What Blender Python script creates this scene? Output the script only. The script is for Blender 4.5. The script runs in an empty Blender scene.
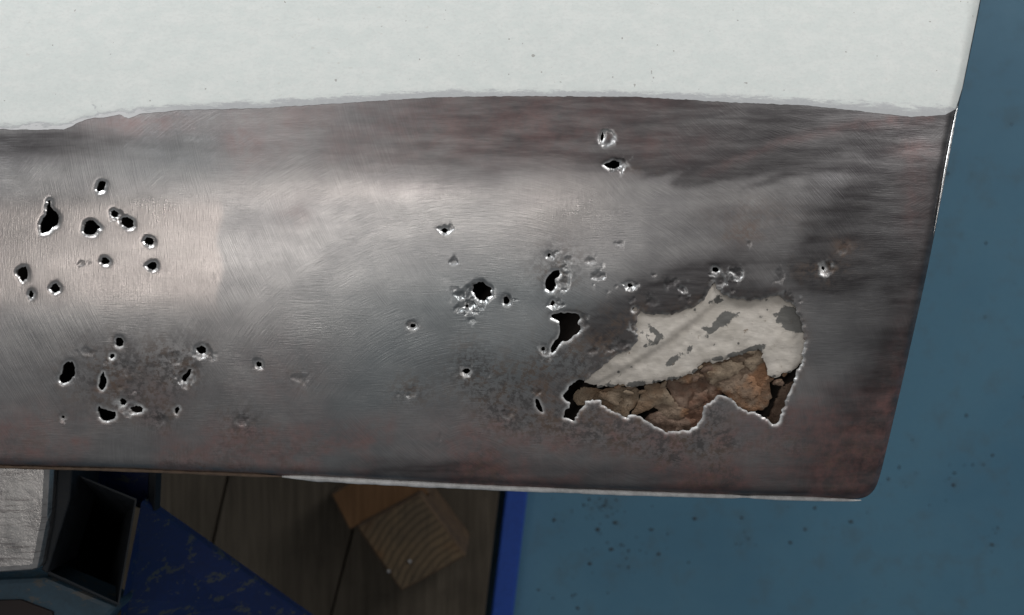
import bpy, math, random
import numpy as np
from mathutils import Vector
from mathutils.geometry import delaunay_2d_cdt

random.seed(7); RNG = np.random.default_rng(11)
S = bpy.context.scene
C = S.collection

# ------------------------------------------------------------------ camera
CAM_Z = 1.10          # floor is z = 0, crest of the body panel is z = 0.60
Z0 = 0.60
F = 1000.0            # focal length in pixels of a 1024 px wide frame
cam = bpy.data.cameras.new('camera'); co = bpy.data.objects.new('camera', cam); C.objects.link(co)
co.location = (0, 0, CAM_Z); co.rotation_euler = (0, 0, 0)
cam.sensor_width = 36; cam.lens = 36 * F / 1024; cam.clip_start = 0.01; cam.clip_end = 100
cam.dof.use_dof = True; cam.dof.focus_distance = 0.51; cam.dof.aperture_fstop = 9.0
S.camera = co
S.render.resolution_x = 1024; S.render.resolution_y = 615

# ------------------------------------------------------------------ light
W = bpy.data.worlds.new('World'); S.world = W; W.use_nodes = True
bg = W.node_tree.nodes['Background']; bg.inputs[0].default_value = (0.93, 0.97, 1.0, 1); bg.inputs[1].default_value = 0.15
def area(name, loc, target, sx, sy, power, col):
    l = bpy.data.lights.new(name, 'AREA'); l.shape = 'RECTANGLE'; l.size = sx; l.size_y = sy; l.energy = power; l.color = col
    o = bpy.data.objects.new(name, l); C.objects.link(o); o.location = loc
    o.rotation_euler = (Vector(target) - Vector(loc)).to_track_quat('-Z', 'Y').to_euler()
    return o
area('ceiling_tube_lamp', (-0.42, 0.36, 2.6), (-0.35, 0.3, 0.6), 1.9, 0.16, 7.0, (1.0, 0.95, 0.90))
area('added_side_light', (2.3, 2.3, 2.1), (0.3, 0.1, 0.2), 1.2, 1.0, 60, (1.0, 0.99, 0.97))  # added source out of view, brightens the floor on the right
area('added_side_light', (-1.9, 2.4, 1.9), (0, 0, 0.6), 1.4, 1.0, 54, (0.96, 0.99, 1.0))  # added source at upper left, catches the hole rims and lights the paint
S.view_settings.view_transform = 'Standard'; S.view_settings.look = 'None'
S.view_settings.exposure = 0.0; S.view_settings.gamma = 1.0
S.render.engine = 'CYCLES'

# ------------------------------------------------------------------ helpers
def P(px, py, z):
    """photo pixel seen at height z -> world point"""
    s = (CAM_Z - z) / F
    return ((px - 512) * s, -(py - 307.5) * s, z)

def vnoise(x, y, seed=0):
    x = np.asarray(x, float); y = np.asarray(y, float)
    xi = np.floor(x).astype(np.int64); yi = np.floor(y).astype(np.int64)
    fx = x - xi; fy = y - yi
    fx = fx * fx * (3 - 2 * fx); fy = fy * fy * (3 - 2 * fy)
    def h(a, b):
        n = (a * 374761393 + b * 668265263 + seed * 1274126177) & 0xffffffff
        n = ((n ^ (n >> 13)) * 1274126177) & 0xffffffff
        return ((n ^ (n >> 16)) & 0xffff) / 65535.0
    return (h(xi, yi) * (1 - fx) + h(xi + 1, yi) * fx) * (1 - fy) + (h(xi, yi + 1) * (1 - fx) + h(xi + 1, yi + 1) * fx) * fy
def fbm(x, y, seed=0, o=4):
    a = 0.5; r = 0; t = 0
    for k in range(o):
        r = r + a * vnoise(np.asarray(x) * 2 ** k, np.asarray(y) * 2 ** k, seed + k); t += a; a *= 0.55
    return r / t
def sstep(a, b, x):
    t = np.clip((x - a) / (b - a), 0, 1); return t * t * (3 - 2 * t)
def gauss(x, y, cx, cy, sx, sy, ang=0.0):
    c, s = math.cos(math.radians(ang)), math.sin(math.radians(ang))
    dx = x - cx; dy = y - cy
    u = dx * c + dy * s; v = -dx * s + dy * c
    return np.exp(-0.5 * ((u / sx) ** 2 + (v / sy) ** 2))

def resample(poly, step, jit=0.0, seed=0, closed=True):
    poly = np.asarray(poly, float)
    q = np.vstack([poly, poly[:1]]) if closed else poly
    d = np.hypot(*np.diff(q, axis=0).T); L = np.concatenate([[0], np.cumsum(d)])
    n = max(6, int(L[-1] / step)); t = np.linspace(0, L[-1], n, endpoint=not closed)
    x = np.interp(t, L, q[:, 0]); y = np.interp(t, L, q[:, 1])
    if jit:
        x = x + jit * (fbm(t * 0.22, t * 0 + seed, seed, 3) - 0.5) * 2; y = y + jit * (fbm(t * 0.22, t * 0 + seed + 9, seed + 5, 3) - 0.5) * 2
    return np.stack([x, y], 1)
def smooth_poly(poly, it=1, closed=True):
    p = np.asarray(poly, float)
    for _ in range(it):
        n = np.roll(p, -1, 0)
        p = np.stack([0.75 * p + 0.25 * n, 0.25 * p + 0.75 * n], 1).reshape(-1, 2)
    return p
def ellipse(cx, cy, rx, ry, ang=0, seed=0, rough=0.30):
    n = max(14, int(6.3 * max(rx, ry) / 0.9)); t = np.linspace(0, 2 * math.pi, n, endpoint=False)
    r = 1 + rough * 2 * (fbm(np.cos(t) * 1.3 + seed * 3.1 + 50, np.sin(t) * 1.3 + 50, seed, 3) - 0.5) * 1.6
    a = math.radians(ang); x = rx * r * np.cos(t); y = ry * r * np.sin(t)
    return np.stack([cx + x * math.cos(a) - y * math.sin(a), cy + x * math.sin(a) + y * math.cos(a)], 1)
def inside(poly, pts):
    x, y = pts[:, 0], pts[:, 1]; r = np.zeros(len(pts), bool)
    q = np.roll(poly, -1, 0)
    for (x0, y0), (x1, y1) in zip(poly, q):
        if y0 == y1: continue
        c = ((y0 > y) != (y1 > y)) & (x < (x1 - x0) * (y - y0) / (y1 - y0) + x0)
        r ^= c
    return r
def segdist(poly, pts, closed=True):
    best = np.full(len(pts), 1e9)
    q = np.roll(poly, -1, 0)
    n = len(poly) if closed else len(poly) - 1
    for i in range(n):
        a = poly[i]; b = q[i]; ab = b - a; l2 = ab @ ab + 1e-12
        t = np.clip(((pts - a) @ ab) / l2, 0, 1)
        d = pts - (a + t[:, None] * ab)
        best = np.minimum(best, (d * d).sum(1))
    return np.sqrt(best)
def near_dist(poly, pts, rad):
    """distance to poly, only worked out within rad of its box"""
    lo = poly.min(0) - rad; hi = poly.max(0) + rad
    m = ((pts >= lo) & (pts <= hi)).all(1)
    d = np.full(len(pts), 1e3)
    if m.any(): d[m] = segdist(poly, pts[m])
    return d
def cdt(loops, pts):
    v = []; e = []
    for L in loops:
        b = len(v); v += [Vector((float(a), float(c))) for a, c in L]
        e += [(b + i, b + (i + 1) % len(L)) for i in range(len(L))]
    v += [Vector((float(a), float(c))) for a, c in pts]
    r = delaunay_2d_cdt(v, e, [], 0, 1e-5)
    V = np.array([(a.x, a.y) for a in r[0]]); T = np.array([f for f in r[2]], int)
    return V, T
def jgrid(x0, x1, y0, y1, step, jit=0.25):
    gx, gy = np.meshgrid(np.arange(x0, x1, step), np.arange(y0, y1, step))
    p = np.stack([gx.ravel(), gy.ravel()], 1)
    return p + RNG.uniform(-jit, jit, p.shape) * step

def new_obj(name, me, parent=None):
    o = bpy.data.objects.new(name, me); C.objects.link(o)
    if parent: o.parent = parent
    return o
def mesh_obj(name, V, Fc, mat, parent=None, smooth=False, attrs=None):
    me = bpy.data.meshes.new(name); me.from_pydata([tuple(v) for v in V], [], [tuple(int(i) for i in f) for f in Fc]); me.update()
    if attrs:
        for k, a in attrs.items():
            at = me.attributes.new(k, 'FLOAT', 'POINT'); at.data.foreach_set('value', np.ascontiguousarray(a, dtype=np.float32))
    if smooth: me.polygons.foreach_set('use_smooth', [True] * len(me.polygons))
    me.materials.append(mat)
    return new_obj(name, me, parent)
def tag(o, label, cat=None, group=None, kind=None):
    if label: o['label'] = label
    if cat: o['category'] = cat
    if group: o['group'] = group
    if kind: o['kind'] = kind
    return o
def empty(name, loc):
    o = bpy.data.objects.new(name, None); C.objects.link(o); o.location = loc; o.empty_display_size = 0.05
    return o
def put(o, parent):
    """parent while keeping world-space vertex coordinates"""
    o.parent = parent; o.matrix_parent_inverse = parent.matrix_basis.inverted()
    return o

# ------------------------------------------------------------------ node helpers
class NT:
    def __init__(s, name):
        s.m = bpy.data.materials.new(name); s.m.use_nodes = True; s.t = s.m.node_tree
        s.b = s.t.nodes['Principled BSDF']; s.x = s.t.nodes.new('ShaderNodeTexCoord')
    def n(s, typ, **kw):
        q = s.t.nodes.new(typ)
        for k, v in kw.items():
            if k.startswith('_'): setattr(q, k[1:], v)
        return q
    def set(s, sock, v):
        if isinstance(v, bpy.types.NodeSocket): s.t.links.new(v, sock)
        elif isinstance(v, (tuple, list)) and len(v) == 3 and sock.type == 'RGBA': sock.default_value = (*v, 1)
        else: sock.default_value = v
    def noise(s, scale, detail=4, rough=0.6, vec=None, dist=0.0):
        q = s.n('ShaderNodeTexNoise'); s.set(q.inputs['Scale'], scale); q.inputs['Detail'].default_value = detail
        q.inputs['Roughness'].default_value = rough; q.inputs['Distortion'].default_value = dist
        s.t.links.new(vec or s.x.outputs['Object'], q.inputs['Vector']); return q.outputs['Fac']
    def mapping(s, scale=(1, 1, 1), rot=(0, 0, 0), vec=None):
        q = s.n('ShaderNodeMapping'); q.inputs['Scale'].default_value = scale; q.inputs['Rotation'].default_value = rot
        s.t.links.new(vec or s.x.outputs['Object'], q.inputs['Vector']); return q.outputs['Vector']
    def ramp(s, fac, a, b, lo=0.0, hi=1.0):
        q = s.n('ShaderNodeMapRange'); q.interpolation_type = 'SMOOTHSTEP'
        s.set(q.inputs[0], fac); q.inputs[1].default_value = a; q.inputs[2].default_value = b
        s.set(q.inputs[3], lo); s.set(q.inputs[4], hi); return q.outputs[0]
    def mix(s, fac, a, b):
        q = s.n('ShaderNodeMix', _data_type='RGBA'); s.set(q.inputs[0], fac); s.set(q.inputs[6], a); s.set(q.inputs[7], b); return q.outputs[2]
    def math(s, op, a, b=0.0, clamp=False):
        q = s.n('ShaderNodeMath', _operation=op, _use_clamp=clamp); s.set(q.inputs[0], a); s.set(q.inputs[1], b); return q.outputs[0]
    def attr(s, name):
        q = s.n('ShaderNodeAttribute', _attribute_name=name); return q.outputs['Fac']
    def bump(s, h, strength=0.3, dist=0.001, prev=None):
        q = s.n('ShaderNodeBump'); s.set(q.inputs['Strength'], strength); q.inputs['Distance'].default_value = dist
        s.set(q.inputs['Height'], h)
        if prev: s.set(q.inputs['Normal'], prev)
        return q.outputs['Normal']
    def out(s, col=None, rough=None, metal=None, normal=None, spec=None):
        for k, v in (('Base Color', col), ('Roughness', rough), ('Metallic', metal), ('Normal', normal), ('Specular IOR Level', spec)):
            if v is not None: s.set(s.b.inputs[k], v)
        return s.m

# ------------------------------------------------------------------ materials
def mat_steel():
    t = NT('sanded_steel')
    red, dark, rim, blue, sand, rust = [t.attr(a) for a in ('red', 'dark', 'rim', 'blue', 'sand', 'rust')]
    fine = t.noise(1.0, 3, 0.6, t.mapping((140, 2600, 400), (0, 0, math.radians(4))))
    def arcs(c, k=1900):
        q = t.n('ShaderNodeVectorMath', _operation='DISTANCE'); t.set(q.inputs[0], t.x.outputs['Object']); q.inputs[1].default_value = c
        p = t.n('ShaderNodeSeparateXYZ'); t.set(p.inputs[0], t.x.outputs['Object']); m = t.n('ShaderNodeCombineXYZ')
        t.set(m.inputs[0], t.math('MULTIPLY', q.outputs['Value'], k)); t.set(m.inputs[1], t.math('MULTIPLY', p.outputs[0], 110.0)); t.set(m.inputs[2], t.math('MULTIPLY', p.outputs[1], 60.0))
        return t.noise(1.0, 3, 0.6, m.outputs[0])
    fine2 = arcs((-0.02, -0.10, 0.6))
    vert = t.noise(1.0, 2, 0.6, t.mapping((1900, 160, 400), (0, 0, math.radians(-12))))
    patch = t.ramp(t.noise(26, 3, 0.6), 0.42, 0.58)
    fine3 = arcs((0.16, 0.16, 0.6))
    patch2 = t.ramp(t.noise(17, 3, 0.6), 0.50, 0.62)
    scr = t.mix(patch, fine, fine2); scr = t.mix(patch2, scr, fine3); scr = t.mix(t.math('MULTIPLY', sand, 0.75), scr, vert)
    blot = t.math('ADD', t.math('MULTIPLY', t.noise(60, 6, 0.65), 0.5), t.math('MULTIPLY', t.noise(1.0, 5, 0.65, t.mapping((16, 55, 20), (0, 0, 0.12))), 0.5)); spk = t.noise(420, 4, 0.7)
    base = t.mix(t.ramp(blot, 0.36, 0.64), (0.47, 0.455, 0.46), (0.63, 0.61, 0.605))
    base = t.mix(t.ramp(scr, 0.3, 0.75), t.mix(0.32, base, (0.20, 0.20, 0.20)), base)
    base = t.mix(t.math('MULTIPLY', blue, 0.55), base, (0.36, 0.41, 0.43))
    base = t.mix(t.math('MULTIPLY', sand, 0.5), base, (0.68, 0.60, 0.565))
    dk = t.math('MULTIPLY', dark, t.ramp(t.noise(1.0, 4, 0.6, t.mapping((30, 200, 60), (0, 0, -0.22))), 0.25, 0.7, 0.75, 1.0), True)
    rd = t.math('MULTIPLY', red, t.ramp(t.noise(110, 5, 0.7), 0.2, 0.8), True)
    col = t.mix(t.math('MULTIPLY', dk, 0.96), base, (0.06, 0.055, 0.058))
    col = t.mix(t.math('MULTIPLY', rd, 0.72), col, (0.34, 0.165, 0.15))
    rs = t.math('MULTIPLY', rust, t.ramp(t.noise(300, 5, 0.7), 0.3, 0.6), True)
    col = t.mix(t.math('MULTIPLY', rs, 0.8), col, (0.13, 0.062, 0.032))
    gm = t.math('MULTIPLY', t.attr('grime'), t.ramp(t.noise(330, 5, 0.75), 0.40, 0.58), True)
    col = t.mix(t.math('MULTIPLY', gm, 0.85), col, t.mix(t.ramp(t.noise(90, 3, 0.6), 0.45, 0.6), (0.075, 0.07, 0.07), (0.12, 0.085, 0.065)))
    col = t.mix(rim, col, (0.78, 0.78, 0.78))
    met = t.math('SUBTRACT', t.math('SUBTRACT', 1.0, t.math('MULTIPLY', rd, 0.30)), t.math('MULTIPLY', rs, 0.7), True)
    met = t.math('SUBTRACT', met, t.math('ADD', t.math('MULTIPLY', dk, 0.10), t.math('MULTIPLY', gm, 0.4)), True)
    r = t.ramp(t.noise(1.0, 4, 0.6, t.mapping((22, 40, 20), (0, 0, 0.2))), 0.38, 0.62, 0.36, 0.43)
    r = t.math('ADD', r, t.math('MULTIPLY', dk, 0.06)); r = t.math('ADD', r, t.math('MULTIPLY', rd, 0.12))
    r = t.math('SUBTRACT', r, t.math('MULTIPLY', rim, 0.10))
    r = t.math('SUBTRACT', r, t.math('MULTIPLY', t.math('MULTIPLY', t.attr('polish'), t.ramp(scr, 0.3, 0.7, 0.6, 1.0)), 0.10))
    r = t.math('ADD', r, t.math('MULTIPLY', gm, 0.15))
    n = t.bump(scr, 0.30, 0.0004); n = t.bump(spk, 0.06, 0.0004, n)
    pit = t.ramp(t.noise(520, 3, 0.6), 0.62, 0.74)
    n = t.bump(t.math('MULTIPLY', pit, t.math('ADD', gm, rust, True)), -0.6, 0.0006, n)
    return t.out(col, r, met, n)
def mat_paint():
    t = NT('white_car_paint')
    f = t.attr('feather'); ln = t.attr('line')
    st = t.noise(1.0, 4, 0.7, t.mapping((90, 150, 60), (0, 0, 0.05)))
    specks = t.ramp(t.noise(1.0, 3, 0.55, t.mapping((230, 320, 200), (0, 0, 0.1))), 0.66, 0.74)
    zone = t.ramp(t.noise(9, 2, 0.5), 0.45, 0.65)
    tiny = t.ramp(t.noise(330, 1, 0.4), 0.775, 0.79)
    col = t.mix(t.ramp(st, 0.35, 0.7), (0.745, 0.785, 0.765), (0.81, 0.832, 0.81))
    col = t.mix(t.math('MULTIPLY', t.math('MULTIPLY', specks, zone), 0.5), col, (0.62, 0.60, 0.56))
    col = t.mix(t.math('MULTIPLY', tiny, 0.6), col, (0.25, 0.22, 0.20))
    g = t.math('ADD', f, t.ramp(t.noise(1.0, 5, 0.75, t.mapping((110, 500, 80))), 0.3, 0.7, -0.4, 0.4))
    col = t.mix(t.ramp(g, -0.05, 0.5), col, (0.54, 0.55, 0.565))
    col = t.mix(t.math('MULTIPLY', ln, t.ramp(g, 0.50, 0.64)), col, (0.74, 0.74, 0.75))
    n = t.bump(t.noise(1.0, 3, 0.6, t.mapping((260, 420, 200))), 0.03, 0.0005)
    gr = t.noise(1.0, 2, 0.6, t.mapping((520, 700, 500)))
    col = t.mix(t.math('MULTIPLY', t.ramp(gr, 0.45, 0.7), 0.3), col, (0.66, 0.67, 0.66))
    n = t.bump(specks, -0.15, 0.0004, n); n = t.bump(gr, 0.10, 0.0005, n)
    return t.out(col, 0.55, 0.0, n, 0.3)
def mat_cream():
    t = NT('cream_primer')
    gr = t.attr('grey')
    sp = t.noise(240, 5, 0.7); b = t.noise(70, 4, 0.6)
    col = t.mix(t.ramp(b, 0.3, 0.7), (0.58, 0.53, 0.47), (0.69, 0.635, 0.575))
    col = t.mix(t.ramp(t.math('ADD', gr, t.ramp(sp, 0.3, 0.7, -0.25, 0.25)), 0.45, 0.6), col, (0.17, 0.165, 0.155))
    col = t.mix(t.ramp(sp, 0.64, 0.72), col, (0.28, 0.22, 0.17))
    n = t.bump(t.noise(1.0, 4, 0.7, t.mapping((180, 700, 300), (0, 0, math.radians(33)))), 0.25, 0.0008); n = t.bump(sp, 0.3, 0.0008, n)
    return t.out(col, 0.72, 0.0, n, 0.3)
def mat_rust(name, a, b, c):
    t = NT(name)
    n1 = t.noise(120, 6, 0.7); n2 = t.noise(420, 5, 0.75); n3 = t.noise(45, 3, 0.6)
    col = t.mix(t.ramp(n1, 0.35, 0.65), a, b); col = t.mix(t.ramp(n3, 0.52, 0.66), col, c)
    col = t.mix(t.ramp(n2, 0.58, 0.72), col, (0.05, 0.035, 0.028))
    n = t.bump(n1, 0.7, 0.003); n = t.bump(n2, 0.8, 0.0014, n)
    return t.out(col, 0.88, 0.0, n, 0.2)
def mat_floor():
    t = NT('blue_floor_paint')
    big = t.noise(3.2, 5, 0.6); md = t.noise(30, 5, 0.65); fn = t.noise(260, 4, 0.7)
    col = t.mix(t.ramp(big, 0.35, 0.65), (0.064, 0.162, 0.245), (0.080, 0.190, 0.275))
    col = t.mix(t.math('MULTIPLY', t.ramp(md, 0.48, 0.70), 0.38), col, (0.075, 0.115, 0.14))
    col = t.mix(t.math('MULTIPLY', t.ramp(fn, 0.4, 0.7), 0.22), col, (0.065, 0.15, 0.23))
    sp = t.ramp(t.noise(120, 3, 0.55), 0.70, 0.745); zn = t.ramp(t.noise(7, 4, 0.65), 0.52, 0.64)
    col = t.mix(t.math('MULTIPLY', t.math('MULTIPLY', sp, zn), 0.75), col, (0.02, 0.026, 0.032))
    n = t.bump(fn, 0.12, 0.001); n = t.bump(md, 0.1, 0.002, n)
    return t.out(col, t.ramp(md, 0.3, 0.7, 0.45, 0.62), 0.0, n, 0.35)
def mat_wood(name, a, b, rot=0.0, sc=1.0):
    t = NT(name)
    g = t.noise(1.0, 5, 0.65, t.mapping((170 * sc, 9 * sc, 60), (0, 0, rot)), 0.3); d = t.noise(14, 4, 0.6)
    col = t.mix(t.ramp(g, 0.3, 0.7), a, b); col = t.mix(t.math('MULTIPLY', t.ramp(d, 0.5, 0.7), 0.4), col, tuple(x * 0.5 for x in a))
    return t.out(col, 0.8, 0.0, t.bump(g, 0.35, 0.0015), 0.25)
def mat_endgrain():
    t = NT('sawn_end_grain')
    q = t.n('ShaderNodeVectorMath', _operation='DISTANCE'); t.set(q.inputs[0], t.x.outputs['Object'])
    q.inputs[1].default_value = (0.075, -0.068, 0.09)
    nz = t.noise(20, 3, 0.6)
    rr = t.math('ADD', q.outputs['Value'], t.math('MULTIPLY', nz, 0.010))
    w = t.math('SINE', t.math('MULTIPLY', rr, 900.0))
    rings = t.ramp(w, 0.2, 0.95)
    saw = t.noise(1.0, 4, 0.7, t.mapping((320, 30, 60), (0, 0, 0.9)))
    col = t.mix(t.ramp(t.noise(22, 4, 0.6), 0.4, 0.6), (0.095, 0.072, 0.048), (0.125, 0.09, 0.055))
    col = t.mix(t.math('MULTIPLY', rings, 0.6), col, (0.03, 0.024, 0.018))
    col = t.mix(t.math('MULTIPLY', t.ramp(saw, 0.45, 0.7), 0.45), col, (0.04, 0.032, 0.025))
    or_ = t.ramp(t.noise(16, 3, 0.5), 0.46, 0.6)
    col = t.mix(t.math('MULTIPLY', or_, 0.5), col, (0.12, 0.055, 0.022))
    return t.out(col, 0.85, 0.0, t.bump(rings, 0.3, 0.0012), 0.2)
def mat_bluepaint(name, a, chip, amount=0.62):
    t = NT(name)
    n1 = t.noise(1.0, 6, 0.7, t.mapping((60, 110, 80), (0, 0, 0.6))); n2 = t.noise(320, 4, 0.7)
    cm = t.ramp(n1, amount, amount + 0.05)
    col = t.mix(t.ramp(n2, 0.3, 0.7), a, tuple(x * 1.35 for x in a)); col = t.mix(cm, col, chip)
    return t.out(col, t.ramp(n2, 0.3, 0.7, 0.4, 0.6), 0.0, t.bump(cm, -0.5, 0.0006), 0.4)
def mat_plain(name, col, rough=0.6, metal=0.0, nscale=200, var=0.35, bump=0.2):
    t = NT(name); n1 = t.noise(nscale, 5, 0.7)
    c = t.mix(t.ramp(n1, 0.3, 0.7), tuple(x * (1 - var) for x in col), tuple(min(1, x * (1 + var * 0.5)) for x in col))
    return t.out(c, t.ramp(n1, 0.3, 0.7, rough - 0.08, rough + 0.08), metal, t.bump(n1, bump, 0.0006))
def mat_jaw():
    t = NT('scuffed_steel')
    a = t.ramp(t.noise(1.0, 4, 0.7, t.mapping((30, 420, 60), (0, 0, 1.1))), 0.56, 0.64); b = t.ramp(t.noise(1.0, 4, 0.7, t.mapping((40, 500, 60), (0, 0, -0.5))), 0.58, 0.66)
    d = t.noise(55, 5, 0.7)
    col = t.mix(t.ramp(d, 0.3, 0.7), (0.40, 0.385, 0.38), (0.58, 0.56, 0.55)); col = t.mix(t.math('MULTIPLY', t.math('MAXIMUM', a, b), 0.6), col, (0.17, 0.15, 0.15))
    n = t.bump(a, -0.4, 0.0008); n = t.bump(b, -0.4, 0.0008, n)
    return t.out(col, t.ramp(d, 0.3, 0.7, 0.28, 0.42), 0.9, t.bump(d, 0.25, 0.002, n))
M = dict(steel=mat_steel(), paint=mat_paint(), cream=mat_cream(),
    rust1=mat_rust('tan_rust_scale', (0.255, 0.194, 0.140), (0.407, 0.315, 0.230), (0.279, 0.189, 0.125)),
    rust2=mat_rust('orange_rust_scale', (0.224, 0.163, 0.119), (0.391, 0.289, 0.215), (0.371, 0.208, 0.123)),
    rust3=mat_rust('red_rust_scale', (0.207, 0.139, 0.105), (0.328, 0.234, 0.180), (0.246, 0.141, 0.099)),
    inner=mat_plain('dark_inner_sheet', (0.045, 0.036, 0.032), 0.85, 0.0, 90),
    floor=mat_floor(),
    hem=mat_plain('filed_hem', (0.80, 0.80, 0.80), 0.5, 0.2, 160, 0.25, 0.12),
    hemdark=mat_plain('dirty_hem', (0.20, 0.14, 0.10), 0.65, 0.3, 200),
    bright=mat_plain('bright_steel', (0.80, 0.80, 0.80), 0.26, 1.0, 300, 0.2),
    blue=mat_bluepaint('chipped_blue_paint', (0.008, 0.022, 0.10), (0.07, 0.08, 0.09), 0.56),
    teal=mat_bluepaint('worn_blue_paint', (0.03, 0.062, 0.09), (0.085, 0.09, 0.09), 0.55),
    stripe=mat_bluepaint('strong_blue_paint', (0.010, 0.045, 0.24), (0.02, 0.05, 0.15), 0.7),
    jaw=mat_jaw(),
    tube=mat_plain('grey_tube_steel', (0.018, 0.022, 0.028), 0.6, 0.3, 200),
    soot=mat_plain('dark_brown_grease', (0.022, 0.014, 0.013), 0.7, 0.0, 120),
    plank=mat_wood('weathered_plank', (0.048, 0.039, 0.029), (0.082, 0.068, 0.051)),
    timber=mat_wood('timber_side', (0.055, 0.036, 0.024), (0.085, 0.056, 0.034)), endgrain=mat_endgrain(),
    orange=mat_wood('orange_timber_side', (0.11, 0.058, 0.027), (0.155, 0.084, 0.04), 0.6),
    grit=mat_plain('dark_grit', (0.035, 0.034, 0.033), 0.9), nail=mat_plain('nail_steel', (0.6, 0.6, 0.6), 0.4, 1.0))

# ------------------------------------------------------------------ floor
fl = mesh_obj('floor', [(-4, -4, 0), (4, -4, 0), (4, 4, 0), (-4, 4, 0)], [(0, 1, 2, 3)], M['floor'])
tag(fl, 'blue painted workshop floor with dark specks', kind='structure')

# ------------------------------------------------------------------ body panel: shape data in photo pixels
def zoom4(pts): return [(540 + 0.374 * x, 220 + 0.374 * y) for x, y in pts]
OUT = [(-420, 452), (-200, 460), (0, 466), (120, 469), (220, 473), (290, 476), (400, 482), (500, 487), (600, 491), (700, 494.5), (800, 497.5), (855, 499.5),
       (866, 497.5), (874, 491), (879, 480), (886, 452), (907, 362), (932, 250), (946, 170), (957, 112), (963, 88), (973, 40), (984, -15), (999, -120), (1012, -330), (1040, -1000), (400, -1010), (-720, -1000), (-720, 445)]
BIG = zoom4([(62, 468), (75, 452), (95, 428), (122, 428), (150, 402), (205, 362), (245, 342), (264, 316), (255, 287), (262, 242), (290, 250), (345, 255), (400, 235), (440, 215),
    (457, 182), (469, 166), (480, 190), (492, 206), (545, 214), (580, 217), (618, 199), (650, 206), (690, 242), (709, 330), (701, 370), (690, 400), (660, 480), (633, 550), (610, 535),
    (580, 515), (545, 510), (520, 485), (490, 465), (465, 478), (440, 505), (425, 545), (400, 560), (345, 568), (310, 555), (285, 535), (255, 520), (225, 530), (205, 515), (175, 500),
    (155, 480), (130, 485), (110, 500), (100, 525), (85, 540), (68, 530), (64, 510), (84, 498), (72, 482)])
HP = [BIG,
    [(49.5, 198), (52, 208), (58.5, 214.5), (60, 221), (54, 227.5), (45.5, 234), (39.7, 232), (40.7, 221), (47, 213), (47, 205)],
    [(70, 361), (76, 365), (75, 374.5), (70, 381), (62, 384), (58.5, 378.5), (63, 371), (64, 364)],
    [(103, 369), (107, 380), (105, 390), (99.5, 391), (97.5, 384), (100.6, 376)],
    [(191, 367), (189.5, 377), (184, 383), (180, 377), (186, 372)],
    [(97, 405), (102, 408.5), (111, 411), (118, 413.5), (113, 419.5), (104.5, 422), (99, 416)],
    [(550.4, 272), (560, 269), (560.5, 276), (554, 279.7), (557, 287.6), (547.7, 292), (544.5, 281)],
    [(550, 316), (557.6, 312), (569, 313), (579, 314), (581, 318), (577, 322), (582, 327), (577, 334), (569, 340), (561, 342), (554, 353), (549, 351), (554, 342), (559, 335.6), (560, 324), (556, 319.4)],
    [(602.4, 165), (611, 161), (618.5, 160.5), (620.7, 163.4), (618.5, 168), (608, 168.5)]]
HE = [(101, 186, 4, 5, 15), (90, 227, 7.5, 7, 0), (114.5, 214, 4.2, 3.6, 0), (127, 222, 7.5, 5, 15), (149, 242, 4.8, 3.8, 20), (23, 274, 5, 8, 8), (55, 288, 5.4, 4.6, -30), (31, 294.6, 2.5, 4, 10),
    (105, 261, 3.8, 3, 20), (152, 266, 4.8, 4.2, 0), (119, 342, 4, 4.5, 0), (112, 356, 2.4, 2.6, 0), (201, 350, 4.8, 3.8, 20), (123, 402, 3.6, 3.4, 0), (137, 409, 5.5, 3.4, 10), (177, 410, 2.4, 4, 25),
    (259, 364, 3, 2.6, 0), (444.5, 230.3, 3.2, 2.3, 0), (482, 292, 8.6, 8, 20), (506.5, 300, 3, 3.4, 0), (413, 325.5, 2.6, 2, 0), (549, 255, 1.8, 1.8, 0), (466, 371, 3.6, 3, 0), (538.5, 405.5, 2.6, 7, -20),
    (715.5, 269.5, 3.6, 3, 0), (552.5, 303, 1.8, 2.6, 20), (630, 285.5, 2.4, 2, 0), (823, 268, 1.6, 2, 0), (63, 417, 1.6, 1.6, 0), (602, 137, 1.6, 4.5, 10), (543, 349, 2.0, 2.2, 0), (635, 309.5, 2.6, 2.2, 0), (467, 306, 1.6, 1.6, 0)]
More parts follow.
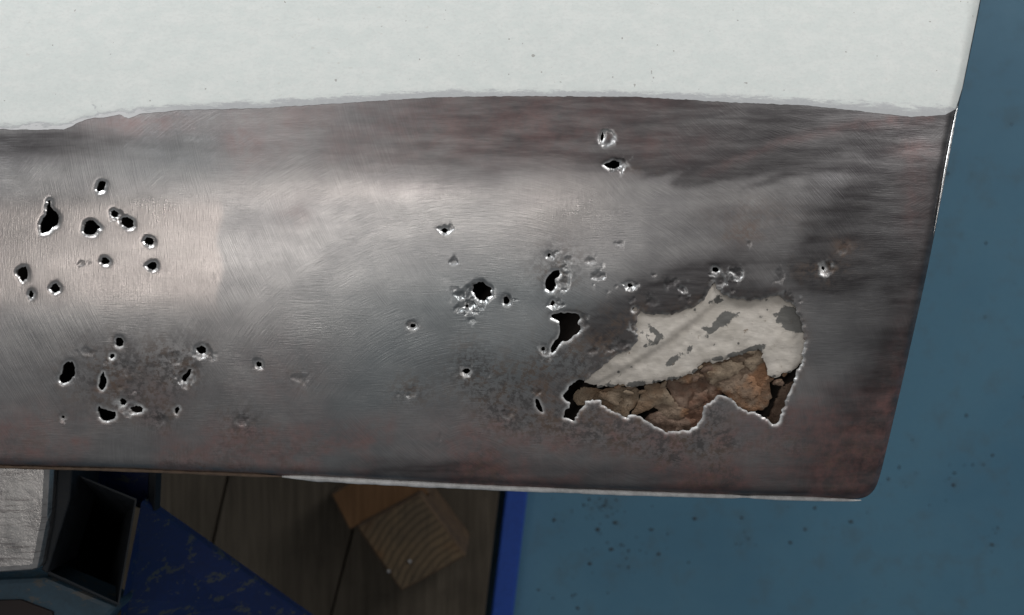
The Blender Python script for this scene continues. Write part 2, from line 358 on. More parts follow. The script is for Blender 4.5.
# pits that do not go through: x, y, rx, ry, depth in mm
PITS = [(120, 217, 8, 6, .7), (82, 263, 5, 4, .35), (203, 353, 8, 7, .9), (186, 379, 8, 9, .8), (131, 408, 14, 8, .8), (447, 230, 7, 4, .6), (454, 261.5, 5, 4, .6), (473, 297, 15, 13, .9), (461, 296, 5, 5, .7),
    (467, 306, 8, 6, .9), (508, 300, 6, 6, .7), (411, 325.5, 8, 5, .8), (551, 255.5, 6, 5, .7), (567, 259.5, 4, 3.4, .6), (564, 280, 8, 12, .9), (555, 305, 7, 7, .8), (590, 261, 6, 4, .6), (598, 276, 8, 6, .9), (620, 244, 5, 3, .4),
    (631, 287, 7, 5, .8), (682, 289.5, 5, 4.5, .8), (651, 301, 6, 6, .5), (669, 284, 7, 4, .4), (720, 280, 7, 8, 1.0), (738, 273, 6, 6.5, 1.0), (825.5, 268.5, 7.5, 7, 1.1), (787, 299, 10, 7, .9), (635, 328, 5, 5, .9),
    (622, 344, 9, 5, .6), (608, 138, 9, 9, 1.3), (617, 165, 11, 6, .9), (466, 372, 6, 6, .8), (411, 391, 8, 6, .4), (507, 414, 7, 6, .6), (537, 393, 4, 5, .7), (241, 421, 8, 6, .5), (259, 365, 6, 6, .7), (471, 320, 4, 3, .5),
    (545, 352, 7, 6, .8), (63.6, 418, 4, 4, .6), (160, 420, 7, 6, .4), (127, 368, 10, 8, .3), (172, 358, 8, 7, .3), (88, 352, 7, 4, .4), (300, 378, 9, 6, .3), (843, 249, 6, 6, .4), (440, 437, 2, 6, .3), (780, 276, 6, 8, .35),
    (594, 350, 6, 4, .6), (610, 349, 6, 4, .6), (583, 322, 6, 9, .6)]
for k in range(22):
    cx, cy, r = random.choice([(590, 300, 60), (650, 300, 55), (120, 385, 60), (540, 400, 40), (760, 280, 50), (470, 380, 40), (240, 415, 25), (700, 290, 50), (410, 390, 14)])
    PITS.append((random.gauss(cx, r * .5), random.gauss(cy, r * .35), random.uniform(1.6, 3.6), random.uniform(1.4, 3), random.uniform(.2, .5)))

def zskin(px, py):
    px = np.asarray(px, float); py = np.asarray(py, float)
    dv = py - 250
    z = np.where(dv > 0, -0.026 * (dv / 240) ** 2, np.where(dv > -250, -0.017 * (dv / 250) ** 2, -0.017 - 0.034 * (-dv - 250) / 250))
    u = np.clip(px - 760, 0, 400); z = z - 0.010 * (u / 180) ** 2
    z = z + 0.0006 * (fbm(px / 190 + 40, py / 90 + 40, 3, 2) - 0.5) + 0.00026 * (fbm(px / 60 + 9, py / 30 + 9, 8, 2) - 0.5)
    z = z + 0.0004 * gauss(px, py, 400, 195, 60, 20) - 0.0008 * gauss(px, py, 700, 235, 60, 40)
    z = z + 0.0003 * (gauss(px, py, 830, 200, 150, 16, -12) - gauss(px, py, 820, 160, 150, 14, -14))
    return Z0 + z

# ------------------------------------------------------------------ the body panel
door = empty('car_body_panel', P(400, 307, 0.56))
tag(door, 'car body panel corner, white paint above sanded bare steel full of rust holes', 'car panel')

holes = [resample(smooth_poly(p, 1), 1.0, 2.3 if i == 0 else 1.3, i + 1) for i, p in enumerate(HP)] + [ellipse(*h, seed=i + 20) for i, h in enumerate(HE)]
outline = resample(smooth_poly(OUT, 2), 4.0)
outline = np.array([p for i, p in enumerate(outline) if (p[0] > -60 and p[1] > -40) or i % 6 == 0])
# sample points, denser towards holes and pits
pts = np.vstack([jgrid(-715, 1040, -1005, -30, 30), jgrid(-715, 1010, -30, 60, 10), jgrid(-715, -30, 60, 500, 14), jgrid(-28, 985, 60, 505, 3.2)])
hm = np.zeros(len(pts), bool)
fine = []
for L in holes:
    lo = L.min(0) - 7; hi = L.max(0) + 7
    g = jgrid(lo[0], hi[0], lo[1], hi[1], 1.05); d = segdist(L, g)
    fine.append(g[(d < 6.5) & (d > 0.55)])
for (x, y, a, b, dep) in PITS:
    g = jgrid(x - a * 1.5, x + a * 1.5, y - b * 1.5, y + b * 1.5, 1.1); fine.append(g)
fine = np.vstack(fine)
# thin out doubles on a 0.8 px raster, then drop coarse points next to fine ones
key = np.floor(fine / 0.85).astype(int); _, ix = np.unique(key, axis=0, return_index=True); fine = fine[ix]
occ = set(map(tuple, np.floor(fine / 3.0).astype(int)))
pts = pts[[tuple(k) not in occ for k in np.floor(pts / 3.0).astype(int)]]
pts = np.vstack([pts, fine])
keep = inside(outline, pts) & (segdist(outline, pts) > 1.5)
for L in holes:
    d = near_dist(L, pts, 2); keep &= d > 0.5
for L in holes: keep &= ~((near_dist(L, pts, 30) < 900) & inside(L, pts))
pts = pts[keep]
# rings of points along the outline so that the edge can roll over
nx = np.roll(outline, -1, 0) - np.roll(outline, 1, 0); nx /= np.hypot(*nx.T)[:, None] + 1e-9
nrm = np.stack([-nx[:, 1], nx[:, 0]], 1)
if not inside(outline, outline[40:41] + nrm[40:41] * 2)[0]: nrm = -nrm
ring = np.vstack([outline + nrm * 2.2, outline + nrm * 4.4]); ring = ring[inside(outline, ring)]
dr = segdist(outline, pts); pts = np.vstack([pts[dr > 5.5], ring])
V2, T = cdt([outline] + holes, pts)
cen = V2[T].mean(1); ok = inside(outline, cen)
for L in holes:
    m = near_dist(L, cen, 30) < 900
    sub = np.where(m & ok)[0]; ok[sub[inside(L, cen[sub])]] = False
T = T[ok]
def ccw(V, T):
    a, b, c = V[T[:, 0]], V[T[:, 1]], V[T[:, 2]]
    cr = (b[:, 0] - a[:, 0]) * (c[:, 1] - a[:, 1]) - (b[:, 1] - a[:, 1]) * (c[:, 0] - a[:, 0])
    T = T.copy(); f = cr > 0; T[f] = T[f][:, ::-1]; return T       # photo y points down, so clockwise in pixels faces up
T = ccw(V2, T)
X, Y = V2[:, 0], V2[:, 1]
dh = np.full(len(V2), 1e3); dbig = near_dist(holes[0], V2, 60)
for L in holes: dh = np.minimum(dh, near_dist(L, V2, 40))
do = segdist(outline, V2)
z = zskin(X, Y)
lipn = 0.35 + 1.3 * fbm(X / 9, Y / 9, 31, 2)
z -= 0.00095 * lipn * np.exp(-(dh / 1.7) ** 1.5)                     # torn edges turn inwards
z -= 0.00022 * np.exp(-dh / 5.0) * fbm(X / 14, Y / 14, 5, 2)
pitm = np.zeros(len(V2)); shine = np.zeros(len(V2))
for k, (x, y, a, b, dep) in enumerate(PITS):
    r = np.hypot((X - x) / a, (Y - y) / b) * ((0.35 + 1.3 * fbm(X / (2.2 + .3 * a) + k, Y / (2.2 + .3 * a), k, 2)) if dep < 1.05 else (0.75 + .5 * fbm(X / 6 + k, Y / 6, k, 2)))
    f = np.clip(1 - r ** 2, 0, 1) ** 0.8
    z -= dep * 0.001 * f; z += 0.00003 * np.exp(-((r - 1.05) / 0.25) ** 2)
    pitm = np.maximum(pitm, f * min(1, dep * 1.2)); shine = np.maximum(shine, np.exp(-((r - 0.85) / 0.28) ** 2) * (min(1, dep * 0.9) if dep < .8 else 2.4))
z += 0.00045 * pitm * (fbm(X / 2.6, Y / 3.0, 77, 2) - 0.5) * 2
z -= 0.0005 * sstep(92, 78, Y)                                    # skin lies lower where the paint film covers it
z -= np.where(do < 9, 0.0055 * (1 - do / 9) ** 2.2, 0) * np.where(Y > -9999, 1, 0)
sc = (CAM_Z - z) / F
VX = np.stack([(X - 512) * sc, -(Y - 307.5) * sc, z], 1)
# tone differences, stains and wear
nzb = fbm(X / 60, Y / 40, 61, 4); nzs = fbm(X / 16, Y / 12, 62, 3)
streak = fbm((X + Y * 2.0) / 120, (Y + X * 0.22) / 9, 63, 3)
def G(*a): return gauss(X, Y, *a)
def stroke(pl, w0, w1):      # a soft band along a polyline, getting wider towards its end
    p = np.array(pl, float); d = segdist(resample(p, 6, closed=False), V2, False); t_ = np.clip((X - p[0, 0]) / (p[-1, 0] - p[0, 0]), 0, 1)
    return np.exp(-(d / (w0 + (w1 - w0) * t_)) ** 2) * sstep(p[0, 0] - 14, p[0, 0] + 30, X)
red = 0.5 * sstep(190, 140, Y + 30 * (nzb - .5)) * sstep(215, 245, X) * sstep(760, 640, X) * sstep(.25, .75, nzb * .7 + nzs * .3 + .03) + 0.8 * G(140, 122, 40, 9) + 0.45 * G(240, 140, 14, 24)
red += 0.8 * sstep(400, 445, Y) * sstep(.42, .62, nzb) + 0.8 * G(820, 440, 60, 34) * nzs * 2 + 0.7 * G(895, 400, 14, 70, 14) + 0.45 * stroke([(700, 176), (780, 142), (860, 124), (930, 118)], 4, 6) * nzs * 2 + 0.6 * G(915, 150, 14, 6) + 0.5 * G(915, 200, 10, 26)
red += 0.7 * G(250, 440, 26, 12) + 0.6 * G(40, 425, 34, 18) + 0.5 * G(150, 395, 30, 16) + 0.5 * G(285, 375, 34, 26) + 0.45 * G(480, 440, 60, 20) + 0.35 * G(295, 215, 12, 10)
red += 0.55 * G(700, 440, 120, 24) * nzs * 2
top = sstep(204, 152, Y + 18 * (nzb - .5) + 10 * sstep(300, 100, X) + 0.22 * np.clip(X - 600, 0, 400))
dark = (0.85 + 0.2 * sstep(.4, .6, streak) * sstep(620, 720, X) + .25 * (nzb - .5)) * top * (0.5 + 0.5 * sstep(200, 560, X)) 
dark += 1.7 * stroke([(672, 184), (720, 170), (768, 157), (830, 141), (955, 116)], 5, 24) + 1.5 * stroke([(690, 146), (780, 131), (843, 118), (900, 112)], 4, 12) + 0.5 * stroke([(640, 178), (700, 160), (780, 145)], 3, 5) + 0.5 * stroke([(740, 190), (800, 172), (860, 160)], 3, 4)  # darker diagonal bands at upper right
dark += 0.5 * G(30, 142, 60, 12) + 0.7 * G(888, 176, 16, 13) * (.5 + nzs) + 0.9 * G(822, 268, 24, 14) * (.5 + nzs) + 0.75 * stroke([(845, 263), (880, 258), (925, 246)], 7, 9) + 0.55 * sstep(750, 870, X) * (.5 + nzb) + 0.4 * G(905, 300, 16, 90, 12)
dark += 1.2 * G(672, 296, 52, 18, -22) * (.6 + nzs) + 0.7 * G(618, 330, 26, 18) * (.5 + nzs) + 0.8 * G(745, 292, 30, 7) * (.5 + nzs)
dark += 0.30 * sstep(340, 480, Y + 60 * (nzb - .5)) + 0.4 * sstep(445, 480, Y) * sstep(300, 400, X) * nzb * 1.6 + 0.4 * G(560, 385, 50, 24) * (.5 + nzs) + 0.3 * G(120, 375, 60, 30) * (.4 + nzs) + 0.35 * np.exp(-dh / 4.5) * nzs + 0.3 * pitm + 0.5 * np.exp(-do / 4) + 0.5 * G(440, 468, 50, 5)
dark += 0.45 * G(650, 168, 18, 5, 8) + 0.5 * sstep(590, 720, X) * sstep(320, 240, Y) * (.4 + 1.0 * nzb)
grime = 0.85 * G(118, 378, 46, 28) + 0.6 * G(180, 365, 22, 20) + 0.7 * G(242, 420, 20, 13) + 0.6 * G(160, 420, 14, 12) + 0.75 * G(470, 368, 20, 20) + 0.7 * G(411, 391, 18, 14) + 0.8 * G(515, 408, 34, 22) + 0.9 * G(570, 372, 46, 26) + 0.6 * G(560, 270, 22, 22) + 0.6 * G(620, 330, 26, 20) + 0.8 * G(822, 268, 20, 13) + 0.8 * G(712, 425, 14, 22) + 0.7 * G(610, 425, 50, 16) + 0.6 * G(690, 445, 70, 14) + 0.5 * G(300, 378, 18, 12)
grime += 0.8 * np.exp(-dbig / 6) * nzs * 1.3 + 0.4 * np.exp(-dh / 5) * nzs + 0.5 * G(645, 168, 16, 5, 8) + 0.5 * G(845, 250, 12, 10) + 0.5 * G(740, 220, 22, 16) * nzs + 0.5 * sstep(400, 470, Y) * sstep(.5, .7, nzb)
rust = 0.9 * np.exp(-dh / 3.0) * sstep(.35, .65, nzs) * sstep(300, 340, Y + 40 * (nzb - .5)) + 0.8 * G(843, 250, 7, 7) + 0.6 * G(740, 232, 16, 8) * nzs * 2 + 0.6 * G(120, 385, 30, 20) * sstep(.5, .7, nzs) + 0.7 * G(540, 400, 40, 20) * sstep(.5, .65, nzs) + 0.7 * G(712, 425, 14, 24) * nzs * 1.6 + 0.6 * G(600, 425, 20, 14) * nzs * 1.5 + 0.5 * np.exp(-dbig / 7) * nzs + 0.5 * G(760, 215, 30, 14) * nzs + 0.5 * G(595, 345, 30, 14) * nzs
blue = 0.8 * stroke([(300, 470), (360, 400), (420, 350), (480, 312)], 14, 22) + G(440, 330, 90, 50) + G(540, 330, 50, 40) + 0.6 * G(180, 150, 50, 24) + 0.7 * G(350, 420, 50, 50) * nzb
sand = sstep(224, 216, X + 3 * np.sin(Y / 9)) * sstep(190, 214, Y) * sstep(325, 285, Y) + 0.45 * G(560, 205, 36, 30) + 0.35 * G(330, 190, 130, 10)
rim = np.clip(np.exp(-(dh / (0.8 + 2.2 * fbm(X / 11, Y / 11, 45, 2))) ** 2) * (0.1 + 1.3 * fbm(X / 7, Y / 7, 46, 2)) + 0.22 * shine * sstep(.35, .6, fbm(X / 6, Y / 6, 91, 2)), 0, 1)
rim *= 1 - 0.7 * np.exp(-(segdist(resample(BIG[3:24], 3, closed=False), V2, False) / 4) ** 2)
cl = lambda a: np.clip(a, 0, 1)
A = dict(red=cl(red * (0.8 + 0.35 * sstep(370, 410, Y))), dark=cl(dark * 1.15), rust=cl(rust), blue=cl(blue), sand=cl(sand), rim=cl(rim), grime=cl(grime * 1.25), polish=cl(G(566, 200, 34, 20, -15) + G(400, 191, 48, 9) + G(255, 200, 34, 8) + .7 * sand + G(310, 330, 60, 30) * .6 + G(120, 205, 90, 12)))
# sheet: top, rim walls with own vertices, underside
TH = 0.0009
e = np.vstack([T[:, [0, 1]], T[:, [1, 2]], T[:, [2, 0]]]); es = np.sort(e, 1)
_, inv, cnt = np.unique(es, axis=0, return_inverse=True, return_counts=True)
be = e[cnt[inv.ravel()] == 1]
nV = len(VX)
low = VX - np.array([0, 0, TH])
rv = np.vstack([VX[be[:, 0]], VX[be[:, 1]], low[be[:, 1]], low[be[:, 0]]]); nb = len(be); b0 = 2 * nV
allV = np.vstack([VX, low, rv])
faces = [tuple(t) for t in T] + [tuple(t[::-1] + nV) for t in T] + [(b0 + i + nb, b0 + i, b0 + i + 3 * nb, b0 + i + 2 * nb) for i in range(nb)]
src = np.concatenate([np.arange(nV), np.arange(nV), be[:, 0], be[:, 1], be[:, 1], be[:, 0]])
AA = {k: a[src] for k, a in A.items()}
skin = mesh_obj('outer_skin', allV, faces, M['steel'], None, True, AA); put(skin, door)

# dark inner sheet behind the skin, with a turned-up edge
isub = jgrid(-715, 1035, -1005, 500, 22); insl = outline + nrm * 5
insl = resample(insl, 9); isub = isub[inside(insl, isub) & (segdist(insl, isub) > 5)]
IV, IT = cdt([insl], isub); IT = IT[inside(insl, IV[IT].mean(1))]; IT = ccw(IV, IT)
iz = zskin(IV[:, 0], IV[:, 1]) - 0.022 + 0.003 * (fbm(IV[:, 0] / 60, IV[:, 1] / 60, 4, 2) - .5)
i3 = np.stack([(IV[:, 0] - 512) * (CAM_Z - iz) / F, -(IV[:, 1] - 307.5) * (CAM_Z - iz) / F, iz], 1)
put(mesh_obj('inner_sheet', i3, IT, M['inner'], None, True), door)
top = [P(a, b, float(zskin(a, b)) - 0.0045) for a, b in insl]; bot = [(x, y, zz - 0.020) for x, y, zz in top]; n = len(top)
put(mesh_obj('edge_flange', top + bot, [(i, (i + 1) % n, n + (i + 1) % n, n + i) for i in range(n)], M['inner']), door)

# rolled hem along the bottom edge, lumpy and filed bright to the right of the kink
def tube(name, path, rad, mat, parent, seg=10, flat=1.0):
    path = np.asarray(path, float); n = len(path); V = []; Fc = []
    tg = np.gradient(path, axis=0); tg /= np.linalg.norm(tg, axis=1)[:, None] + 1e-12
    up = np.array([0, 0, 1.0])
    for i in range(n):
        sd = np.cross(tg[i], up); sd /= np.linalg.norm(sd) + 1e-9; u2 = np.cross(sd, tg[i])
        for k in range(seg):
            a = 2 * math.pi * k / seg
            V.append(path[i] + rad[i] * (math.cos(a) * sd + flat * math.sin(a) * u2))
    for i in range(n - 1):
        for k in range(seg):
            Fc.append((i * seg + k, i * seg + (k + 1) % seg, (i + 1) * seg + (k + 1) % seg, (i + 1) * seg + k))
    Fc.append(tuple(range(seg))[::-1]); Fc.append(tuple((n - 1) * seg + k for k in range(seg)))
    o = mesh_obj(name, V, Fc, mat, None, True)
    return put(o, parent) if parent else o
bx_ = np.array([p[0] for p in OUT[:12]]); by_ = np.array([p[1] for p in OUT[:12]])
def hem(x0, x1, r0, r1, mat, amp):
    xs = np.arange(x0, x1, 3.0); ys = np.interp(xs, bx_, by_) + 0.8
    t = (xs - x0) / (x1 - x0)
    r = (r0 + (r1 - r0) * t) * (1 + amp * (fbm(xs / 16, xs * 0, 5, 3) - .5) * 2) * np.clip(np.minimum(t, 1 - t) * 14 + .25, 0, 1)
    r = r * (1 - .5 * np.exp(-((xs - 745) / 9) ** 2))
    zz = zskin(xs, ys) - 0.0042
    return tube('hem', [P(a, b, c) for a, b, c in zip(xs, ys, zz)], r, mat, door, 10, 0.8)
hem(-400, 288, 0.0009, 0.0010, M['hemdark'], 0.3)
hem(282, 864, 0.0019, 0.0011, M['hem'], 0.22)
ry = np.linspace(106, 236, 30); rx = np.interp(ry, [88, 112, 170, 250], [963, 957, 946, 932]) - 1.0
rr = 0.0009 * np.sin(np.linspace(0.15, math.pi - .02, 30) ** .8 * 1.25) .clip(.05, 1) ** .8
tube('side_hem', [P(a, b, float(zskin(a, b)) - 0.0025) for a, b in zip(rx, ry)], rr, M['bright'], door, 8)

# white paint film with a feathered edge
LOW = [(-717, 165), (-420, 150), (-200, 136), (0, 129), (32, 130), (65, 129), (80, 122), (88, 118.5), (107, 117), (120, 114), (128, 118.5), (140, 114), (166, 112), (176, 110), (256, 108.5), (345, 103), (430, 97.5), (512, 96), (640, 97), (740, 103), (800, 105), (870, 112), (910, 117), (945, 115), (956, 109)]
UPP = [(-717, 158), (-420, 143), (0, 123), (65, 120), (107, 110), (146, 105.5), (256, 100.6), (345, 94.5), (430, 89.5), (512, 89), (640, 91), (770, 96), (850, 100), (900, 104), (960, 106)]
lo = resample(LOW, 2.0, 0.7, 3, closed=False)
rightedge = [(962.2, 88), (972, 40), (983, -15), (998, -120), (1010, -328), (1038, -998)]
ploop = np.vstack([lo, resample(rightedge, 6, closed=False), resample([(1030, -998), (400, -1007), (-717, -996)], 14, closed=False)])
pp = np.vstack([jgrid(-715, 1035, -1000, -20, 26), jgrid(-715, 1000, -20, 60, 6), jgrid(-715, -20, 60, 160, 9), jgrid(-20, 965, 60, 132, 2.4)])
pp = pp[inside(ploop, pp) & (segdist(ploop, pp) > 1.2)]
PV, PT = cdt([ploop], pp); PT = PT[inside(ploop, PV[PT].mean(1))]; PT = ccw(PV, PT)
px_, py_ = PV[:, 0], PV[:, 1]
lx = np.array(LOW); ux = np.array(UPP)
fe = (py_ - np.interp(px_, ux[:, 0], ux[:, 1])) / np.maximum(4, np.interp(px_, lx[:, 0], lx[:, 1]) - np.interp(px_, ux[:, 0], ux[:, 1]))
nick = gauss(px_, py_, 96, 109, 6, 1.1, 52)
fe = np.where(nick > .3, np.maximum(fe, .42), fe)
dep = segdist(ploop, PV); dob = segdist(outline, PV)
pz = zskin(px_, py_) - np.where(dob < 9, 0.0055 * (1 - dob / 9) ** 2.2, 0) + 0.00012 + 0.00035 * np.clip(dep / 7, 0, 1) + np.where(dob < 12, 0.0007 * (1 - dob / 12), 0) * sstep(100, 80, py_) - 0.0002 * nick
p3 = np.stack([(px_ - 512) * (CAM_Z - pz) / F, -(py_ - 307.5) * (CAM_Z - pz) / F, pz], 1)
put(mesh_obj('paint_film', p3, PT, M['paint'], None, True, dict(feather=np.clip(fe, -1, 1), line=sstep(200, 120, px_))), door)

# what shows through the big opening: cream primer layer, rust scale flakes, rust bed
def slab(name, poly, zoff, thick, mat, seed, bump=0.0014, step=1.6, attr=None, jit=2.2, dz=None):
    L = resample(smooth_poly(poly, 1), step, jit, seed)
    g = jgrid(L[:, 0].min(), L[:, 0].max(), L[:, 1].min(), L[:, 1].max(), step * 1.1); g = g[inside(L, g) & (segdist(L, g) > step * .45)]
    V, T = cdt([L], g); T = T[inside(L, V[T].mean(1))]; T = ccw(V, T)
    d = segdist(L, V)
    zz = zskin(V[:, 0], V[:, 1]) - zoff + bump * (fbm(V[:, 0] / 14, V[:, 1] / 11, seed, 4) - .5) * 2 - 0.0006 * np.exp(-d / 1.6)
    if dz is not None: zz = zz + dz(V[:, 0], V[:, 1])
    t3 = np.stack([(V[:, 0] - 512) * (CAM_Z - zz) / F, -(V[:, 1] - 307.5) * (CAM_Z - zz) / F, zz], 1)
    e = np.vstack([T[:, [0, 1]], T[:, [1, 2]], T[:, [2, 0]]]); es = np.sort(e, 1)
    _, inv, cnt = np.unique(es, axis=0, return_inverse=True, return_counts=True); be = e[cnt[inv.ravel()] == 1]
    nV = len(t3); lowv = t3 - np.array([0, 0, thick]); nb = len(be)
    allV = np.vstack([t3, t3[be[:, 0]], t3[be[:, 1]], lowv[be[:, 1]], lowv[be[:, 0]]])
    fc = [tuple(t) for t in T] + [(nV + nb + i, nV + i, nV + 3 * nb + i, nV + 2 * nb + i) for i in range(nb)]
    src = np.concatenate([np.arange(nV), be[:, 0], be[:, 1], be[:, 1], be[:, 0]])
    at = {attr[0]: attr[1](V[:, 0], V[:, 1])[src]} if attr else None
    return put(mesh_obj(name, allV, fc, mat, None, True, at), door)
def grey(x, y):
    z4 = lambda a, b: (540 + .374 * a, 220 + .374 * b)
    g = 0
    for (a, b, sx, sy, an, w) in [(500, 262, 11, 5, -25, 1.0), (465, 290, 12, 2.2, -48, .9), (355, 375, 10, 3, -42, .9), (400, 345, 6, 2.5, -60, .7), (665, 262, 11, 8, 20, 1.0), (690, 280, 6, 5, 0, .8), (440, 290, 5, 2, 10, .6), (580, 345, 9, 3, -20, .8), (310, 325, 9, 3, -40, .6), (262, 440, 5, 4, 0, .9), (520, 365, 12, 2, -10, .5), (220, 410, 26, 1.6, -32, .5)]:
        cx, cy = z4(a, b); g = g + w * gauss(x, y, cx, cy, sx * .95, sy * .95, an)
    for (cx, cy, sx, sy, an, w) in [(718, 299, 5, 3, -50, .8), (655, 331, 7, 2.5, 40, .8), (648, 336, 3, 6, 0, .6), (795, 318, 9, 9, 0, .7), (770, 300, 6, 3, 0, .5)]: g = g + w * gauss(x, y, cx, cy, sx, sy, an)
    for k in range(26):
        cx, cy = 600 + 200 * random.random(), 300 + 85 * random.random(); g = g + .75 * gauss(x, y, cx, cy, random.uniform(.8, 2.6), random.uniform(.6, 1.4), random.uniform(-60, 0))
    lowe = np.interp(x, [585, 640, 690, 705, 760, 768, 795], [388, 385, 375, 362, 347, 378, 372])
    g = g + .75 * np.exp(-((y - lowe) / 3.0) ** 2) * fbm(x / 6, y / 6, 15, 2) * 1.5
    return np.clip(g, 0, 1)
def ridge(x, y):      # the fold that runs up the cream layer from lower left to upper right
    ax, ay, bx, by = 592, 386, 722, 296
    L = math.hypot(bx - ax, by - ay); ux_, uy_ = (bx - ax) / L, (by - ay) / L
    s = (x - ax) * ux_ + (y - ay) * uy_; d = -(x - ax) * uy_ + (y - ay) * ux_ + 0.0011 * (s - 80) ** 2 - 5
    return 0.0016 * sstep(4, -4, d) * sstep(-15, 15, s) * sstep(190, 130, s) + 0.0004 * np.exp(-(d / 1.8) ** 2) * sstep(-10, 20, s) * sstep(170, 120, s) - 0.0012 * sstep(-30, 10, s) * 0
CREAM = zoom4([(112, 432), (140, 398), (200, 345), (255, 310), (238, 225), (345, 232), (440, 195), (472, 155), (580, 195), (650, 185), (720, 235), (725, 330), (694, 396), (650, 412), (617, 425), (604, 392), (592, 342), (560, 352), (500, 378), (440, 378), (410, 412), (330, 430), (262, 448), (200, 442), (150, 448)])
slab('cream_primer', CREAM, 0.0034, 0.0014, M['cream'], 71, 0.0006, 1.5, ('grey', grey), 3.2, ridge)
slab('rust_flake', zoom4([(88, 462), (120, 446), (170, 452), (240, 446), (264, 446), (272, 462), (264, 485), (244, 505), (228, 534), (200, 522), (160, 500), (105, 500), (92, 486)]), 0.0070, 0.0022, M['rust1'], 72)
slab('rust_flake', zoom4([(285, 436), (325, 433), (350, 468), (358, 497), (320, 492), (300, 500), (270, 520), (240, 528), (258, 492), (274, 462)]), 0.0062, 0.0022, M['rust1'], 73)
slab('rust_flake', zoom4([(430, 375), (500, 368), (560, 340), (594, 328), (603, 380), (612, 440), (622, 480), (602, 507), (560, 516), (530, 506), (500, 472), (470, 450), (440, 420)]), 0.0064, 0.0024, M['rust2'], 74, 0.0018)
slab('rust_flake', zoom4([(318, 425), (400, 405), (440, 395), (500, 478), (450, 530), (430, 585), (345, 595), (270, 545), (300, 512), (362, 503), (356, 465)]), 0.0084, 0.0020, M['rust3'], 75, 0.0018)
for k in range(22):      # crumbs of scale along the broken edge of the primer
    cx = random.uniform(600, 790); cy = float(np.interp(cx, [585, 640, 690, 705, 760, 768, 795], [388, 386, 377, 365, 350, 382, 374])) + random.uniform(-4, 7); r = random.uniform(1.6, 4.2)
    slab('rust_crumb', ellipse(cx, cy, r * 1.5, r * .8, random.uniform(-50, 30), k + 300, .3), 0.0045 + random.uniform(-.0008, .0010), 0.002, M[random.choice(['rust1', 'rust2', 'rust3'])], 400 + k, 0.0006, 1.0, None, 0.3)
for k, (cx, cy, rx, ry, an, zo, mt) in enumerate([(722, 372, 17, 9, -20, .0052, 'rust1'), (748, 384, 13, 11, 30, .0050, 'rust2'), (700, 398, 12, 6, -35, .0066, 'rust3'), (672, 410, 14, 7, 10, .0070, 'rust2'), (690, 378, 12, 6, -10, .0056, 'rust2'), (610, 398, 11, 6, 10, .0056, 'rust1'), (756, 362, 9, 8, 0, .0050, 'rust1'), (685, 422, 12, 5, -30, .0074, 'rust3')]):
    slab('rust_flake', ellipse(cx, cy, rx, ry, an, k + 500, .5), zo, 0.0016, M[mt], 520 + k, 0.0009, 1.3, None, 1.2)
slab('rust_flake', zoom4([(640, 452), (690, 420), (690, 470), (640, 575), (600, 545), (628, 490)]), 0.0115, 0.0020, M['rust3'], 76)

# ------------------------------------------------------------------ trestle below the panel at the lower left
def prism(name, pix, ztop, drop, mat, parent, bev=0.0012, shift=(0, 0)):
    """slab whose top outline is given in pixels (px, py[, z]) and whose walls go straight down"""
    topv = [P(p[0], p[1], p[2] if len(p) > 2 else ztop) for p in pix]; n = len(topv)
    V = topv + [(x + shift[0], y + shift[1], zz - drop) for x, y, zz in topv]
    o = mesh_obj(name, V, [tuple(range(n))[::-1], tuple(range(n, 2 * n))] + [(i, (i + 1) % n, n + (i + 1) % n, n + i) for i in range(n)], mat)
    import bmesh
    bm = bmesh.new(); bm.from_mesh(o.data); bmesh.ops.recalc_face_normals(bm, faces=bm.faces)
    if bev: bmesh.ops.bevel(bm, geom=list(bm.edges), offset=bev, segments=2, profile=0.5, affect='EDGES', clamp_overlap=True)
    bm.to_mesh(o.data); bm.free()
    return put(o, parent) if parent else o
tre = empty('steel_trestle', P(90, 545, 0.0))
tag(tre, 'blue steel trestle with open square tube and scuffed silver jaw under the panel', 'trestle')
mo = np.array([(76, 474), (137, 499), (119, 605), (48, 573)], float); mc = mo.mean(0)
mi = mc + (mo - mc) * np.array([.95, .965])
zt = 0.515
V = [P(a, b, zt) for a, b in mo] + [P(a, b, zt) for a, b in mi]
bc = Vector(P(62, 600, 0.003)); tc = Vector(P(*mc, zt)); sp = bc - tc      # the leg splays outwards
V += [(x + sp.x, y + sp.y, 0.003) for x, y, _ in V[:4]] + [(x + sp.x, y + sp.y, 0.003) for x, y, _ in V[4:8]]
Fc = []
for i in range(4):
    j = (i + 1) % 4
    Fc += [(i, 4 + i, 4 + j, j), (i, j, 8 + j, 8 + i), (4 + j, 4 + i, 12 + i, 12 + j), (8 + i, 8 + j, 12 + j, 12 + i)]
put(mesh_obj('tube_post', V, Fc, M['tube']), tre)
prism('steel_jaw', [(-130, 440), (52, 452), (48, 520), (38, 571), (-130, 583)], 0.532, 0.05, M['jaw'], tre, 0.004)
prism('jaw_cheek', [(56, 452), (74, 452), (70, 500), (47, 574), (41, 570), (50, 520)], 0.524, 0.04, M['tube'], tre, 0.001)
prism('cross_bar', [(-130, 584), (45, 577), (118, 607), (90, 640), (-130, 640)], 0.505, 0.03, M['teal'], tre, 0.003)
prism('grease_pad', [(-120, 604), (20, 600), (52, 612), (60, 660), (-120, 660)], 0.507, 0.003, M['soot'], tre, 0.0005)
prism('brace', [(141, 500, .49), (200, 541, .44), (305, 615, .36), (420, 700, .27), (200, 760, .30), (118, 640, .46), (121, 606, .49)], 0.49, 0.012, M['blue'], tre, 0.0015)
prism('top_plate', [(60, 430), (152, 430), (149, 512), (132, 506), (70, 484)], 0.470, 0.012, M['blue'], tre, 0.001)
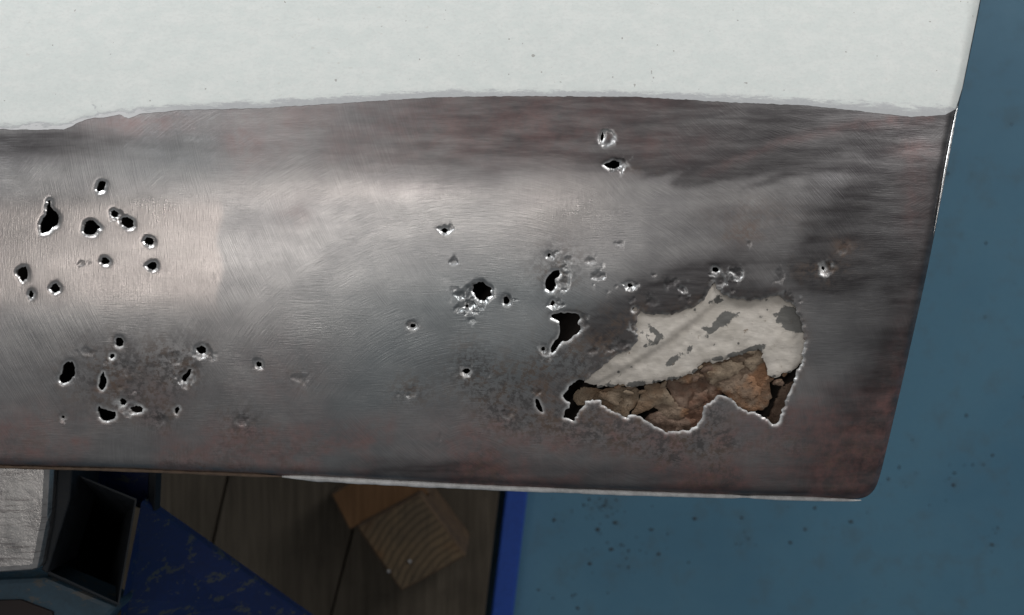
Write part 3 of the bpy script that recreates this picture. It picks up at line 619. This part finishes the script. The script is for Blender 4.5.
prism('grey_strip', [(149, 440), (158, 440), (155, 512), (147, 506)], 0.48, 0.01, M['tube'], tre, 0.001)

# ------------------------------------------------------------------ planks, blue bar and timber blocks on the floor
deck = empty('plank_platform', P(330, 560, 0.0)); tag(deck, 'dark weathered wooden planks lying on the floor under the panel', 'planks')
def lx1(v): return 228 - .229 * (v - 475)
def lx2(v): return 366 - .257 * (v - 480)
def lx3(v): return 500 - .118 * (v - 490)
def plank(fa, fb, g0, g1, v0, v1, z):
    prism('plank', [(fa(v0) + g0, v0), (fb(v0) - g1, v0), (fb(v1) - g1, v1), (fa(v1) + g0, v1)], z, z - 0.001, M['plank'], deck, 0.0015)
plank(lambda v: lx1(v) - 118, lx1, 0, 1.2, 330, 860, 0.040)
plank(lx1, lx2, 1.2, 0.8, 330, 860, 0.0405)
plank(lx2, lx3, 0.8, 0.5, 330, 860, 0.042)
bar = prism('steel_bar', [(lx3(330) + 6, 330), (lx3(330) + 28, 330), (lx3(860) + 28, 860), (lx3(860) + 6, 860)], 0.03, 0.029, M['stripe'], None, 0.002)
tag(bar, 'strong blue painted steel bar lying along the edge of the planks', 'bar')

def timber(name, corners, zt, zb, label, side, top):
    import bmesh
    topv = [Vector(P(a, b, zt)) for a, b in corners]; base = sum(topv, Vector()) / 4; base.z = zb
    V = [v - base for v in topv] + [Vector((v.x, v.y, zb)) - base for v in topv]
    me = bpy.data.meshes.new(name); me.from_pydata(V, [], [(3, 2, 1, 0), (4, 5, 6, 7)] + [(i, (i + 1) % 4, 4 + (i + 1) % 4, 4 + i) for i in range(4)])
    me.materials.append(side); me.materials.append(top)
    for p in me.polygons[:2]: p.material_index = 1
    bm = bmesh.new(); bm.from_mesh(me); bmesh.ops.recalc_face_normals(bm, faces=bm.faces)
    bmesh.ops.bevel(bm, geom=list(bm.edges), offset=0.0022, segments=2, profile=0.5, affect='EDGES'); bm.to_mesh(me); bm.free()
    o = new_obj(name, me); o.location = base
    return tag(o, label, 'timber block', 'timber offcuts on the planks')
tb = timber('timber_block', [(356, 527), (420, 493), (467, 556), (401, 592)], 0.135, 0.0435, 'square timber offcut showing its ringed sawn end, nearest below the panel edge', M['timber'], M['endgrain'])
timber('timber_block', [(330, 494), (398, 452), (432, 494), (349, 531)], 0.115, 0.0435, 'orange brown timber offcut half hidden under the panel, behind the ringed block', M['timber'], M['orange'])
for (a, b) in [(389, 571), (410, 561)]:
    x, y, zz = P(a, b, 0.135); n = 8
    V = [(x + .0018 * math.cos(k * math.pi / 4), y + .0018 * math.sin(k * math.pi / 4), zz + h) for h in (-.002, .0012) for k in range(n)]
    nl = mesh_obj('nail_head', V, [tuple(range(n))[::-1], tuple(range(n, 2 * n))] + [(k, (k + 1) % n, n + (k + 1) % n, n + k) for k in range(n)], M['nail'])
    bpy.context.view_layer.update(); put(nl, tb)

# grit on the floor
V = []; Fc = []
spots = [(590, 508, 22, 10, 40), (745, 540, 8, 6, 6), (992, 536, 6, 6, 9), (620, 548, 30, 22, 34), (745, 530, 60, 30, 12), (905, 480, 22, 12, 12), (985, 240, 25, 60, 8), (970, 466, 8, 5, 6), (930, 450, 50, 30, 10), (560, 590, 30, 14, 12)]
for (cx, cy, sx, sy, k) in spots:
    for _ in range(k):
        x, y, _z = P(random.gauss(cx, sx), random.gauss(cy, sy), 0); r = random.choice([.0007, .0008, .001, .0012, .002]); b = len(V); a0 = random.random() * 6
        st = random.uniform(.5, 1.8)
        V += [(x + r * st * math.cos(a0 + k2 * 1.57) * random.uniform(.6, 1.2), y + r * math.sin(a0 + k2 * 1.57) * random.uniform(.6, 1.2), .0002) for k2 in range(4)] + [(x, y, .0002 + r * .5)]
        Fc += [(b + i, b + (i + 1) % 4, b + 4) for i in range(4)]
tag(mesh_obj('floor_grit', V, Fc, M['grit']), 'dark grit and metal specks scattered on the blue floor', 'grit', kind='stuff')
